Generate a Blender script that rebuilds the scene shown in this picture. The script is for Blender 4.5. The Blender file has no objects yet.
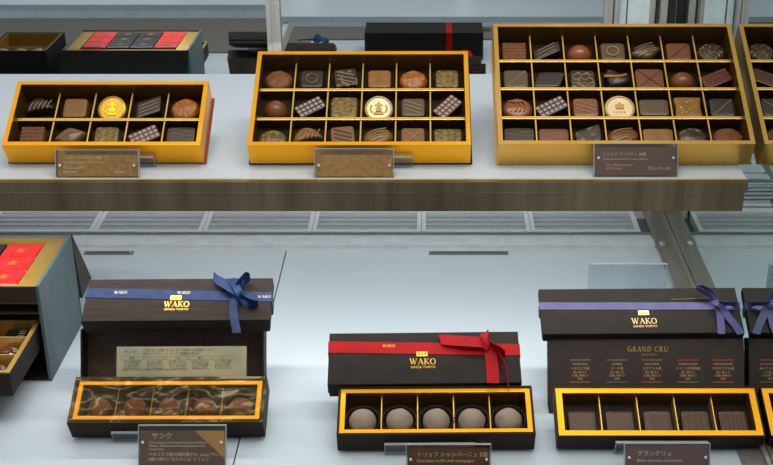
import bpy, bmesh, math, random
from mathutils import Vector, Matrix, Euler, noise
random.seed(7)
C = bpy.context.scene.collection
PI = math.pi
R = math.radians

# ------------------------------------------------------------------ camera
F, PITCH, CX, CY, H = 1250., R(24.2), 430., 232.5, .71
def ray(u, v):
    a = (u-CX)/F; b = (CY-v)/F
    return Vector((a, math.cos(PITCH)+b*math.sin(PITCH), -math.sin(PITCH)+b*math.cos(PITCH)))
EYE = Vector((0, 0, H))
def at(u, v, z=None, y=None):
    d = ray(u, v)
    t = (z-H)/d.z if z is not None else y/d.y
    return EYE+d*t
def on_face(M, u, v, lz):
    """measure a spot on the local plane z=lz of a placed box"""
    Mi = M.inverted(); o = Mi@EYE; d = Mi.to_3x3()@ray(u, v)
    t = (lz-o.z)/d.z
    p = o+d*t
    return (p.x, p.y)
cam = bpy.data.cameras.new('camera'); co = bpy.data.objects.new('camera', cam); C.objects.link(co)
co.location = EYE; co.rotation_euler = (PI/2-PITCH, 0, 0)
cam.sensor_width = 36; cam.lens = F*36/773; cam.shift_x = (386.5-CX)/773; cam.clip_start = .01
bpy.context.scene.camera = co

# --------------------------------------------------------------- materials
def lin(c):
    return tuple(((x/255)/12.92 if x/255 <= .04045 else ((x/255+.055)/1.055)**2.4) for x in c)+(1,)
MATS = {}
def mat(name, col, rough=.5, metal=0., col2=None, scale=50., detail=3., bump=0., bscale=None, stretch=(1, 1, 1),
        coat=0., trans=0., spec=.5, sheen=0., lo=.35, hi=.65, ior=1.45, emit=0, rvar=0.):
    if name in MATS: return MATS[name]
    m = bpy.data.materials.new(name); m.use_nodes = True
    nt = m.node_tree; b = nt.nodes['Principled BSDF']
    b.inputs['Base Color'].default_value = lin(col); b.inputs['Roughness'].default_value = rough
    b.inputs['Metallic'].default_value = metal; b.inputs['Coat Weight'].default_value = coat
    b.inputs['Coat Roughness'].default_value = .15
    b.inputs['Transmission Weight'].default_value = trans; b.inputs['IOR'].default_value = ior
    b.inputs['Specular IOR Level'].default_value = spec; b.inputs['Sheen Weight'].default_value = sheen
    if emit:
        b.inputs['Emission Color'].default_value = lin(col); b.inputs['Emission Strength'].default_value = emit
    tc = nt.nodes.new('ShaderNodeTexCoord'); mp = nt.nodes.new('ShaderNodeMapping')
    mp.inputs['Scale'].default_value = stretch
    nt.links.new(tc.outputs['Object'], mp.inputs[0])
    n = nt.nodes.new('ShaderNodeTexNoise'); n.inputs['Scale'].default_value = scale; n.inputs['Detail'].default_value = detail
    nt.links.new(mp.outputs[0], n.inputs['Vector'])
    r = nt.nodes.new('ShaderNodeValToRGB')
    r.color_ramp.elements[0].position = lo; r.color_ramp.elements[1].position = hi
    r.color_ramp.elements[0].color = lin(col)
    r.color_ramp.elements[1].color = lin(col2 or tuple(min(255, c*1.06) for c in col))
    nt.links.new(n.outputs['Fac'], r.inputs[0]); nt.links.new(r.outputs[0], b.inputs['Base Color'])
    if rvar:
        mr = nt.nodes.new('ShaderNodeMapRange'); mr.inputs['To Min'].default_value = rough-rvar; mr.inputs['To Max'].default_value = rough+rvar
        nt.links.new(n.outputs['Fac'], mr.inputs['Value']); nt.links.new(mr.outputs[0], b.inputs['Roughness'])
    if bump:
        n2 = nt.nodes.new('ShaderNodeTexNoise'); n2.inputs['Scale'].default_value = bscale or scale; n2.inputs['Detail'].default_value = 4
        nt.links.new(mp.outputs[0], n2.inputs['Vector'])
        bu = nt.nodes.new('ShaderNodeBump'); bu.inputs['Strength'].default_value = bump; bu.inputs['Distance'].default_value = .001
        nt.links.new(n2.outputs['Fac'], bu.inputs['Height']); nt.links.new(bu.outputs[0], b.inputs['Normal'])
    MATS[name] = m
    return m
gold = mat('gold_foil', (250, 170, 26), .34, .8, (255, 186, 40), 8, rvar=.06)
gold_pale = mat('pale_gold_foil', (222, 168, 72), .3, .85, (236, 186, 96), 8, rvar=.06)
gold_div = mat('gold_divider', (238, 190, 100), .3, .75)
cell_wall = mat('cell_wall_card', (62, 42, 16), .42, .3)
gold_ink = mat('gold_ink', (222, 176, 64), .35, .5)
pale_ink = mat('pale_ink', (226, 206, 170), .5)
gold_liner = mat('gold_liner', (186, 150, 72), .4, .7, (205, 168, 88), 12)
cell = mat('dark_cell_card', (24, 15, 5), .5, 0, (36, 22, 8), 30, spec=.25)
burg = mat('burgundy_card', (120, 52, 34), .55)
dkcard = mat('dark_leather_paper', (42, 35, 31), .6, 0, (52, 44, 39), 40, spec=.15, bump=.35, bscale=900, stretch=(1, 6, 6))
dkcard2 = mat('black_brown_paper', (29, 24, 20), .55, 0, (35, 30, 25), 40, spec=.15, bump=.2, bscale=1200)
dkside = mat('dark_tray_paper', (38, 31, 27), .55, 0, (44, 36, 31), 40, spec=.15, bump=.2, bscale=1200)
brown_in = mat('brown_textured_card', (72, 52, 38), .6, 0, (58, 42, 32), 300, bump=.4, bscale=500)
panelc = mat('matt_brown_panel', (60, 46, 42), .55, 0, (66, 52, 46), 40)
teal = mat('slate_teal_paper', (66, 84, 86), .5, 0, (74, 92, 94), 30, bump=.15, bscale=900)
tealdk = mat('dark_slate_paper', (54, 51, 44), .5, spec=.25)
white = mat('white_tray_laminate', (188, 199, 210), .3, 0, (194, 205, 214), 3)
whitef = mat('pale_floor_laminate', (190, 203, 211), .25, 0, (196, 208, 216), 2)
seam = mat('seam_grey', (120, 132, 138), .6)
steel = mat('brushed_steel', (156, 138, 112), .3, .95, (122, 104, 80), 50, 5, stretch=(1, .02, .02), lo=.3, hi=.7, rvar=.08)  # reflected patterns put into the colour as brownish vertical streaks
steel2 = mat('satin_steel', (150, 146, 138), .45, .5, (136, 132, 124), 20, stretch=(8, .3, 1))
alu = mat('anodised_aluminium', (206, 204, 200), .4, .4, (192, 190, 186), 40, stretch=(4, 4, .1))
alud = mat('dark_gasket', (50, 50, 48), .6)
grillem = mat('painted_grille', (196, 202, 202), .5, 0, (200, 206, 206), 10)
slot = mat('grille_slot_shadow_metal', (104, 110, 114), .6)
band = mat('track_grey', (188, 194, 196), .45)
bandd = mat('track_dark', (96, 106, 112), .4)
frontgrey = mat('front_sill_grey', (104, 99, 93), .5)
frontblue = mat('front_panel_pale_blue', (222, 235, 243), .5)
rib_blue = mat('navy_satin_ribbon', (13, 37, 78), .5, 0, (18, 46, 92), 90, spec=.25, bump=.2, bscale=1500, lo=.4, hi=.6)
rib_red = mat('red_satin_ribbon', (150, 3, 10), .5, 0, (164, 5, 14), 60, spec=.15)
rib_lil = mat('lilac_satin_ribbon', (58, 56, 98), .42, 0, (68, 66, 112), 60, spec=.3)
cardb = mat('brown_price_card', (110, 74, 50), .4, 0, (120, 82, 56), 20)
cardg = mat('gold_reflection_price_card', (168, 114, 38), .42, .2, (196, 140, 54), 160, 5, bump=.3, bscale=400)  # gold light reflected on the brown card is put into its colour
cardt = mat('tan_triangle', (196, 140, 58), .5)
leaf = mat('cream_leaflet_paper', (246, 214, 150), .5, 0, (202, 188, 150), 20)
ink = mat('dark_ink', (70, 60, 44), .6)
screwm = mat('silver_screw', (220, 218, 214), .3, .8)
red_t = mat('red_wrapper', (205, 36, 34), .32, 0, (190, 28, 30), 30)
blk_t = mat('black_wrapper', (26, 26, 28), .28)
kraft = mat('white_fold', (220, 205, 190), .5)
cup_m = mat('dark_paper_cup', (38, 26, 16), .5)
def clear(name, col, rough, alpha, gl=.06):
    m = bpy.data.materials.new(name); m.use_nodes = True; nt = m.node_tree; nt.nodes.clear()
    out = nt.nodes.new('ShaderNodeOutputMaterial'); mx = nt.nodes.new('ShaderNodeMixShader')
    t = nt.nodes.new('ShaderNodeBsdfTransparent'); t.inputs[0].default_value = lin(col)
    g = nt.nodes.new('ShaderNodeBsdfGlossy'); g.inputs['Roughness'].default_value = rough; g.inputs['Color'].default_value = (1, .86, .5, 1) if 'film' in name else (1, 1, 1, 1)  # film gloss tinted gold, standing in for gold reflected around it
    fr = nt.nodes.new('ShaderNodeLayerWeight'); pw_ = nt.nodes.new('ShaderNodeMath'); pw_.operation = 'POWER'; pw_.inputs[1].default_value = 4.; nt.links.new(fr.outputs['Facing'], pw_.inputs[0])
    ma = nt.nodes.new('ShaderNodeMath'); ma.operation = 'MULTIPLY_ADD'; ma.inputs[1].default_value = .8; ma.inputs[2].default_value = gl
    nt.links.new(pw_.outputs[0], ma.inputs[0]); nt.links.new(ma.outputs[0], mx.inputs[0])
    nt.links.new(t.outputs[0], mx.inputs[1]); nt.links.new(g.outputs[0], mx.inputs[2]); nt.links.new(mx.outputs[0], out.inputs[0])
    MATS[name] = m
    return m, nt, g
acry = clear('clear_acrylic', (240, 244, 246), .08, 1, .03)[0]
acry_edge = mat('acrylic_polished_edge', (156, 156, 156), .12, 0)
film, fnt, fg = clear('clear_film', (240, 232, 200), .14, 1, .05)
fn = fnt.nodes.new('ShaderNodeTexNoise'); fn.inputs['Scale'].default_value = 17; fn.inputs['Detail'].default_value = 2; fn.inputs['Distortion'].default_value = 1.5
fb = fnt.nodes.new('ShaderNodeBump'); fb.inputs['Strength'].default_value = .5; fb.inputs['Distance'].default_value = .006
ftc = fnt.nodes.new('ShaderNodeTexCoord'); fnt.links.new(ftc.outputs['Object'], fn.inputs['Vector'])
fnt.links.new(fn.outputs['Fac'], fb.inputs['Height']); fnt.links.new(fb.outputs[0], fg.inputs['Normal'])
mirror = mat('mirror_glass', (214, 222, 224), .015, 1., (214, 222, 224))
mirror_side = mat('side_mirror_glass', (196, 208, 204), .02, 1., (196, 208, 204))

# ------------------------------------------------------------ mesh builder
class MB:
    def __init__(s): s.bm = bmesh.new()
    def box(s, x0, x1, y0, y1, z0, z1, bev=0):
        r = bmesh.ops.create_cube(s.bm, size=1)
        for v in r['verts']:
            v.co = Vector((x0+(v.co.x+.5)*(x1-x0), y0+(v.co.y+.5)*(y1-y0), z0+(v.co.z+.5)*(z1-z0)))
        if bev:
            ed = list({e for v in r['verts'] for e in v.link_edges})
            bmesh.ops.bevel(s.bm, geom=ed, offset=bev, segments=2, affect='EDGES', profile=.6)
        return s
    def prism(s, pts, z0, z1, ):
        """2D outline extruded"""
        a = [s.bm.verts.new((p[0], p[1], z0)) for p in pts]; b = [s.bm.verts.new((p[0], p[1], z1)) for p in pts]
        n = len(pts)
        s.bm.faces.new(a[::-1]); s.bm.faces.new(b)
        for i in range(n): s.bm.faces.new((a[i], a[(i+1) % n], b[(i+1) % n], b[i]))
        return s
    def frame(s, x0, x1, y0, y1, t, z0, z1):
        """mitred rectangular ring"""
        O = [(x0, y0), (x1, y0), (x1, y1), (x0, y1)]; I = [(x0+t, y0+t), (x1-t, y0+t), (x1-t, y1-t), (x0+t, y1-t)]
        V = s.bm.verts.new
        o0 = [V((*p, z0)) for p in O]; o1 = [V((*p, z1)) for p in O]; i0 = [V((*p, z0)) for p in I]; i1 = [V((*p, z1)) for p in I]
        f = s.bm.faces.new
        for k in range(4):
            j = (k+1) % 4
            f((o0[k], o0[j], o1[j], o1[k])); f((i0[j], i0[k], i1[k], i1[j])); f((o1[k], o1[j], i1[j], i1[k])); f((o0[j], o0[k], i0[k], i0[j]))
        return s
    def puck(s, pts, h, bev, rough=0, seed=0, crown=0, rings=4, taper=.0):
        n = len(pts); rows = []
        cx = sum(p[0] for p in pts)/n; cy = sum(p[1] for p in pts)/n
        rm = max(math.hypot(p[0]-cx, p[1]-cy) for p in pts)
        prof = [(1, 0), (1-taper*.5, (h-bev)*.5), (1-taper, h-bev)]
        for k in range(1, rings+1):
            a = PI/2*k/rings
            prof.append((1-taper-bev/rm*(1-math.cos(a)), h-bev+bev*math.sin(a)))
        e = prof[-1][0]
        for q in (.66, .33): prof.append((e*q, h+crown*(1-q)))
        for sc, z in prof:
            row = []
            for p in pts:
                v = Vector((cx+(p[0]-cx)*sc, cy+(p[1]-cy)*sc, z))
                if rough and z > 0:
                    d = noise.noise(v*900+Vector((seed, 0, 0)))*rough+noise.noise(v*350+Vector((seed, 3, 0)))*rough
                    v += Vector(((v.x-cx)/rm*d, (v.y-cy)/rm*d, d))
                row.append(s.bm.verts.new(v))
            rows.append(row)
        s.bm.faces.new(rows[0][::-1])
        for a, b in zip(rows, rows[1:]):
            for i in range(n): s.bm.faces.new((a[i], a[(i+1) % n], b[(i+1) % n], b[i]))
        c = s.bm.verts.new((cx, cy, h+crown))
        for i in range(n): s.bm.faces.new((rows[-1][i], rows[-1][(i+1) % n], c))
        return s
    def lathe(s, prof, seg=28, flute=0, nf=0, cap=True, c=(0, 0)):
        rows = []
        for r, z, *k in prof:
            fl = (k[0] if k else 0)*flute
            rows.append([s.bm.verts.new((c[0]+(r+fl*(1 if (i % 2) else -1))*math.cos(2*PI*i/seg), c[1]+(r+fl*(1 if (i % 2) else -1))*math.sin(2*PI*i/seg), z)) for i in range(seg)])
        for a, b in zip(rows, rows[1:]):
            for i in range(seg): s.bm.faces.new((a[i], a[(i+1) % seg], b[(i+1) % seg], b[i]))
        if cap:
            s.bm.faces.new(rows[0][::-1]); s.bm.faces.new(rows[-1])
        return s
    def bar(s, x0, y0, x1, y1, w, z0, z1):
        d = Vector((x1-x0, y1-y0)); L = d.length; n = Vector((-d.y, d.x))/L*w/2
        s.prism([(x0-n.x, y0-n.y), (x1-n.x, y1-n.y), (x1+n.x, y1+n.y), (x0+n.x, y0+n.y)], z0, z1)
        return s
    def tube(s, pts, r, seg=8, flat=1.):
        rows = []
        n = len(pts)
        for i, p in enumerate(pts):
            p = Vector(p); d = (Vector(pts[min(i+1, n-1)])-Vector(pts[max(i-1, 0)])).normalized()
            up = Vector((0, 0, 1)) if abs(d.z) < .9 else Vector((1, 0, 0))
            a = d.cross(up).normalized(); b = a.cross(d)
            rows.append([s.bm.verts.new(p+a*math.cos(2*PI*k/seg)*r+b*math.sin(2*PI*k/seg)*r*flat) for k in range(seg)])
        for a, b in zip(rows, rows[1:]):
            for i in range(seg): s.bm.faces.new((a[i], a[(i+1) % seg], b[(i+1) % seg], b[i]))
        s.bm.faces.new(rows[0][::-1]); s.bm.faces.new(rows[-1])
        return s
    def strip(s, pts, wid, th=.0004, notch=False):
        """ribbon: list of (centre, half-width vector)"""
        L = []
        n = len(pts)
        for i, (p, w) in enumerate(pts):
            p = Vector(p); w = Vector(w)*wid/2
            d = (Vector(pts[min(i+1, n-1)][0])-Vector(pts[max(i-1, 0)][0]))
            nn = d.cross(w).normalized()*th/2
            L.append([s.bm.verts.new(q) for q in (p-w-nn, p+w-nn, p+w+nn, p-w+nn)])
        for a, b in zip(L, L[1:]):
            for i in range(4): s.bm.faces.new((a[i], a[(i+1) % 4], b[(i+1) % 4], b[i]))
        s.bm.faces.new(L[0][::-1]); s.bm.faces.new(L[-1])
        return s
    def build(s, name, m, parent=None, smooth=False):
        me = bpy.data.meshes.new(name)
        bmesh.ops.recalc_face_normals(s.bm, faces=s.bm.faces)
        s.bm.to_mesh(me); s.bm.free(); me.materials.append(m)
        if smooth:
            for p in me.polygons: p.use_smooth = True
            try: me.set_sharp_from_angle(angle=R(40))
            except Exception: pass
        o = bpy.data.objects.new(name, me); C.objects.link(o)
        if parent: o.parent = parent
        return o
def tag(o, label=None, cat=None, group=None, kind=None):
    if label: o['label'] = label
    if cat: o['category'] = cat
    if group: o['group'] = group
    if kind: o['kind'] = kind
    return o
def thing(name, label, cat, M=None, group=None):
    o = bpy.data.objects.new(name, None); C.objects.link(o); o.empty_display_size = .02
    if M is not None: o.matrix_world = M
    return tag(o, label, cat, group)
def struct(o, label=None): return tag(o, label, None, None, 'structure')
def TM(x, y, z, yaw=0, tilt=0): return Matrix.Translation((x, y, z))@Matrix.Rotation(R(yaw), 4, 'Z')@Matrix.Rotation(R(tilt), 4, 'X')
def copy_tree(o, M):
    c = o.copy(); C.objects.link(c); c.matrix_world = M
    for ch in o.children:
        k = ch.copy(); C.objects.link(k); k.parent = c
        for g in ch.children:
            q = g.copy(); C.objects.link(q); q.parent = k
    return c

# ---------------------------------------------------------------- lettering
def lettering(name, lines, z, m, parent):
    """lines: (string, size, x, y, align) in the parent's local plane; one mesh"""
    bm = bmesh.new()
    for s_, size, x, y, al in lines:
        cu = bpy.data.curves.new('t', 'FONT'); cu.body = s_; cu.size = size; cu.align_x = al; cu.resolution_u = 2
        cu.extrude = .00008
        ob = bpy.data.objects.new('t', cu); C.objects.link(ob)
        bpy.context.view_layer.update()
        dg = bpy.context.evaluated_depsgraph_get()
        me = bpy.data.meshes.new_from_object(ob.evaluated_get(dg))
        me.transform(Matrix.Translation((x, y, z)))
        bm.from_mesh(me)
        bpy.data.objects.remove(ob); bpy.data.curves.remove(cu); bpy.data.meshes.remove(me)
    me = bpy.data.meshes.new(name); bm.to_mesh(me); bm.free(); me.materials.append(m)
    o = bpy.data.objects.new(name, me); C.objects.link(o); o.parent = parent
    return o
# roman capitals: s = slanted stem (x0,y0,x1,y1,width)  b = bar (x0,x1,y,h)  a = arc (cx,cy,rx,ry,a0,a1,tx,ty)
GL = {
 'W': (1.35, [('s', .12, 1, .42, 0, .15), ('s', .42, 0, .68, .95, .06), ('s', .62, 1, .92, 0, .15), ('s', .92, 0, 1.22, 1, .06), ('b', 0, .3, .96, .05), ('b', 1.08, 1.36, .96, .05)]),
 'A': (1.0, [('s', .12, 0, .48, 1, .06), ('s', .48, 1, .86, 0, .16), ('b', .25, .7, .32, .05), ('b', 0, .26, 0, .05), ('b', .7, 1.02, 0, .05)]),
 'K': (.95, [('s', .16, 0, .16, 1, .15), ('s', .22, .45, .7, 1, .07), ('s', .34, .58, .84, 0, .16), ('b', .02, .34, 0, .05), ('b', .02, .34, .96, .05), ('b', .56, .86, .96, .05), ('b', .7, 1., 0, .05)]),
 'O': (1.05, [('a', .5, .5, .5, .52, 0, 360, .15, .06)]),
 'G': (1.05, [('a', .5, .5, .5, .52, 50, 360, .15, .06), ('s', .86, 0, .86, .44, .13), ('b', .68, 1.02, .42, .05)]),
 'C': (1.0, [('a', .5, .5, .5, .52, 45, 315, .15, .06), ('s', .84, .72, .84, .98, .05)]),
 'R': (.95, [('s', .16, 0, .16, 1, .14), ('a', .34, .74, .3, .27, -95, 95, .13, .06), ('b', .16, .4, .95, .05), ('b', .16, .4, .47, .05), ('s', .42, .48, .82, 0, .15), ('b', .02, .34, 0, .05), ('b', .7, .96, 0, .05)]),
 'N': (1.1, [('s', .14, 0, .14, 1, .06), ('s', .14, 1, .86, 0, .15), ('s', .86, 0, .86, 1, .06), ('b', 0, .28, 0, .05), ('b', .72, 1., .96, .05)]),
 'D': (1.05, [('s', .16, 0, .16, 1, .14), ('a', .3, .5, .62, .52, -90, 90, .15, .06), ('b', .02, .34, .95, .05), ('b', .02, .34, 0, .05)]),
 'U': (1.0, [('s', .16, .3, .16, 1, .14), ('s', .8, .3, .8, 1, .06), ('a', .48, .34, .38, .36, 180, 360, .12, .08), ('b', .02, .32, .96, .05), ('b', .68, .92, .96, .05)]),
 'P': (.9, [('s', .16, 0, .16, 1, .14), ('a', .34, .74, .3, .27, -95, 95, .13, .06)]),
 ' ': (.5, []),
}
def roman(mb, text, hgt, cx, cy, z, th=.00012, italic=0, rot=0, cols=1.08, sx_=.82):
    W = sum(GL[c][0]*cols for c in text)*hgt
    x = -W/2
    ca, sa = math.cos(rot), math.sin(rot)
    def T(px, py):
        px = (px+italic*py)*sx_; py -= hgt/2
        return (cx+px*ca-py*sa, cy+px*sa+py*ca)
    for c in text:
        w, st = GL[c]
        for k, q in enumerate(st):
            zz = z+k*.000012
            if q[0] == 's':
                _, x0, y0, x1, y1, t = q
                mb.prism([T(x+hgt*a, hgt*b) for a, b in ((x0-t/2, y0), (x0+t/2, y0), (x1+t/2, y1), (x1-t/2, y1))], zz, zz+th)
            elif q[0] == 'b':
                _, x0, x1, y, h = q
                mb.prism([T(x+hgt*a, hgt*b) for a, b in ((x0, y), (x1, y), (x1, y+h), (x0, y+h))], zz, zz+th)
            else:
                _, ax, ay, rx, ry, a0, a1, tx, ty = q
                n = 20 if a1-a0 > 200 else 10
                for i in range(n):
                    al = [R(a0+(a1-a0)*(i+j)/n) for j in (0, 1)]
                    P = [T(x+hgt*(ax+rx*math.cos(a)), hgt*(ay+ry*math.sin(a))) for a in al]+[T(x+hgt*(ax+(rx-tx)*math.cos(a)), hgt*(ay+(ry-ty)*math.sin(a))) for a in al[::-1]]
                    mb.prism(P, zz, zz+th)
        x += w*hgt*cols
    return mb

# ================================================================= SETTING
XM = .3325          # side mirror plane
sx = at(284, 260, z=0).x
fl = MB(); fl.box(-1.1, sx-.0008, .93, 1.521, -.02, 0); fl.box(sx+.0008, XM+.0, .93, 1.521, -.02, 0)
struct(fl.build('floor', whitef))
struct(MB().box(-1.1, XM, .93, 1.521, -.03, -.0201).build('trim_1', seam))
# rear tracks
t = MB(); XF = XM-.0275
t.box(-1.1, XF, 1.5215, 1.534, -.02, -.001); t.box(-1.1, XF, 1.536, 1.556, -.02, .003, .001); t.box(-1.1, XF, 1.558, 1.574, -.02, -.001)
t.box(-1.1, XM, 1.5215, 1.575, -.03, -.0205)
struct(t.build('trim_2', band))
struct(MB().box(-1.1, XF, 1.5745, 1.5775, -.02, .002).build('trim_3', bandd))
# grilles on the rear ledge
divs = [-.8+i*.0 for i in range(0)]
xs = []
base = at(205, 225, z=0).x; pitch = (at(638, 225, z=0).x-base)/4
k = base
gx = [base+pitch*i for i in range(-4, 5)]
for i, (a, b) in enumerate(zip(gx, gx[1:])):
    a2, b2 = a, min(b, XF)
    if a2 >= XM-.01: continue
    where = ['leftmost long vent grille behind the teal drawer box', 'long pale vent grille at the left edge behind the teal box', 'pale vent grille just right of the teal box lid', 'pale vent grille behind the navy ribbon box',
             'pale vent grille between the navy and red ribbon boxes', 'pale vent grille straight behind the red ribbon box', 'pale vent grille between red ribbon box and lilac ribbon box', 'short pale vent grille end beside the steel foot rail'][i]
    g = thing('vent_grille', where, 'vent grille', TM((a2+b2)/2, 1.62, 0), 'vent grilles along the rear ledge')
    hw = (b2-a2)/2-.0003
    m = MB(); m.box(-hw, -hw+.006, -.04, .04, -.012, .002); m.box(hw-.006, hw, -.04, .04, -.012, .002)
    m.box(-hw, hw, -.0402, -.035, -.012, .0021); m.box(-hw, hw, .028, .04, -.012, .0021)
    m.build('frame', grillem, g)
    s = MB()
    for q in range(4):
        y0 = -.0325+q*.0155
        s.box(-hw+.006, hw-.006, y0, y0+.0095, -.006, .0005)
    s.build('slats', mat('grille_slat', (150, 158, 162), .5), g)
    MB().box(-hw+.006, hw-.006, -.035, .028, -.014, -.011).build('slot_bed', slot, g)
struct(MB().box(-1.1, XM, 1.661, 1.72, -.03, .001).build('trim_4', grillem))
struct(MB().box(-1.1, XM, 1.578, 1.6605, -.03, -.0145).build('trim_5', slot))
# mirrored sliding doors at the rear, aluminium stiles
px = -.2115
d1 = MB().box(-1.1, px-.009, 1.70, 1.706, .002, .75).build('door_1', mirror); struct(d1)
d2 = MB().box(px+.0095, .262, 1.664, 1.670, .002, .75).build('door_2', mirror); struct(d2)
m = MB(); m.box(px-.0092, px+.0092, 1.654, 1.668, .002, .75, .001); m.box(px-.0088, px-.003, 1.6505, 1.654, .002, .75); m.box(px-.009, px+.009, 1.668, 1.710, .002, .75)
m.build('door_stile', alu, d2)
# right-hand stiles before the side mirror
def stile(x0, x1, y, mtl, nm, par): return MB().box(x0, x1, y, y+.012, .002, .75, .0008).build(nm, mtl, par)
X = lambda u: (at(u, 10, y=1.655)).x
stile(X(605), X(613), 1.655, alu, 'door_stile', d2); stile(X(614.5), X(619), 1.651, alu, 'door_stile', d2)
struct(MB().box(X(620), X(656), 1.660, 1.668, .002, .75).build('door_3', frontblue))
d3 = bpy.data.objects['door_3']
stile(X(627), X(628), 1.658, alud, 'gasket', d3); stile(X(650), X(655), 1.656, alu, 'door_stile', d3)
stile(X(656.5), X(658.5), 1.6565, alud, 'gasket', d3); stile(X(660), X(667), 1.650, alu, 'door_stile', d3)
stile(X(668), XM-.001, 1.660, alud, 'gasket', d3)
# side mirror and its steel foot
struct(MB().box(XM, XM+.006, .93, 1.66, .0, .75).build('wall_right', mirror_side))
ft = MB(); ft.box(XM-.027, XM-.0005, 1.0, 1.655, .0, .003, .0006); ft.box(XM-.005, XM-.0005, 1.0, 1.655, .003, .009)
fr = thing('foot_rail', 'flat steel rail on the floor along the foot of the side mirror', 'rail')
ft.build('rail', steel2, fr)
for yy in (1.08, 1.535): MB().lathe([(.0045, .003), (.0045, .005), (.003, .0062)], 12, c=(XM-.0245+.006, yy)).build('bolt', screwm, fr)
# front sill seen in the rear mirrors
struct(MB().box(-1.1, -.25, .66, .93, -.02, .003).build('trim_6', frontgrey))
struct(MB().box(-.2498, XM, .66, .76, -.02, .003).build('trim_8', frontgrey)); struct(MB().box(-.2498, XM, .7602, .9298, -.02, 0).build('trim_9', whitef))
struct(MB().box(-1.3, .9, .61, .635, -.02, .16).build('wall_front', frontblue))
struct(MB().box(-.02, .13, .68, .70, .003, .0045).build('trim_7', alud))
# rear mirror back-up wall
struct(MB().box(-1.1, .9, 1.73, 1.75, -.03, .75).build('wall_back', frontgrey))

# ------------------------------------------------------------ upper shelf
sh = thing('display_shelf', 'white upper display shelf with brushed steel front rail carrying the gold boxes', 'shelf')
ZS = .246; SR = .3175
MB().box(-1.1, SR, 1.166, 1.5205, ZS-.009, ZS, .0006).build('shelf_panel', white, sh)
tag(MB().box(-1.1, SR, 1.1625, 1.1658, ZS-.008, ZS+.0003).build('edge_strip', mat('cream_edge', (196, 186, 150), .35), sh), 'thin cream edge strip')
m = MB(); m.box(-1.1, SR, 1.157, 1.1622, .2335, ZS-.0005, .0008); m.box(-1.1, SR-.002, 1.160, 1.1645, .212, .2333, .0005); m.box(-1.1, SR-.002, 1.1645, 1.19, .212, .2135)
m.build('front_rail', steel, sh)
for bx in (px, .29, -.75):
    MB().box(bx-.004, bx+.004, 1.19, 1.653 if bx != -.75 else 1.699, ZS-.03, ZS-.0095).build('bracket', alu, sh)
# dark label strips set in the floor
for u0, u1, lb in ((84, 134, 'small dark label strip lying on the floor by the teal box'), (429, 508, 'small dark label strip lying on the rear floor in the middle')):
    a = at(u0, 254, z=0).x; b = at(u1, 252, z=0).x
    s = thing('label_strip', lb, 'label strip', TM((a+b)/2, 1.512, .0002), 'dark label strips on the floor')
    hw = (b-a)/2
    MB().box(-hw, hw, -.005, .004, 0, .0012).build('strip', mat('grey_label', (92, 100, 108), .4), s)
    MB().box(-hw+.004, hw-.006, -.002, .001, .0013, .0015).build('printed_line', ink, s)

# ============================================================ GOLD BOXES
def gold_box(name, label, M, w, d, h, cols, rows, gm, basem, lip=.0046):
    b = thing(name, label, 'chocolate box', M, 'gold chocolate boxes on the upper shelf')
    fl_ = .004
    m = MB(); m.box(-w/2, w/2, 0, d, .0, fl_-.001)
    m.frame(-w/2, w/2, 0, d, .0016, fl_-.001, h-.0005)
    m.build('outer_case', gm, b)
    m = MB(); m.frame(-w/2, w/2, 0, d, lip, h-.0006, h+.0006); m.build('rim', gm, b)
    tag(MB().box(-w/2-.0015, w/2+.0022, .0, d+.001, -.0022, -.0001).build('base_plate', basem, b), 'darker edge of the underside')
    MB().box(-w/2+.0017, w/2-.0017, .0017, d-.0017, fl_-.0008, fl_).build('tray_floor', cell, b)
    m = MB(); i = lip-.001
    m.frame(-w/2+.0018, w/2-.0018, .0018, d-.0018, i-.0008, fl_, h-.0008); m.build('inner_wall', mat('inner_card', (86, 58, 16), .4, .4), b)
    xi0, xi1, yi0, yi1 = -w/2+lip, w/2-lip, lip, d-lip
    cw = (xi1-xi0)/cols; cd = (yi1-yi0)/rows
    dt = h-.0112
    for r_ in range(1, rows):
        dv = MB().box(xi0, xi1, yi0+cd*r_-.0013, yi0+cd*r_+.0013, fl_, dt, 0).build('cross_divider', cell_wall, b)
        MB().box(xi0, xi1, yi0+cd*r_-.0018, yi0+cd*r_+.0018, dt+.00005, dt+.0010, .0003).build('gold_edge', gold_div, dv)
    for r_ in range(rows):
        for c_ in range(1, cols):
            dv = MB().box(xi0+cw*c_-.0005, xi0+cw*c_+.0005, yi0+cd*r_+.0014, yi0+cd*(r_+1)-.0016, fl_, dt-.001).build('divider', cell_wall, b)
            MB().box(xi0+cw*c_-.0007, xi0+cw*c_+.0007, yi0+cd*r_+.0014, yi0+cd*(r_+1)-.0016, dt-.00095, dt-.0002).build('gold_edge', gold_div, dv)
    def cellc(r_, c_): # r_ 0 = front row
        return (xi0+cw*(c_+.5), yi0+cd*r_+.0014, fl_, cw, cd)
    return b, cellc

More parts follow.
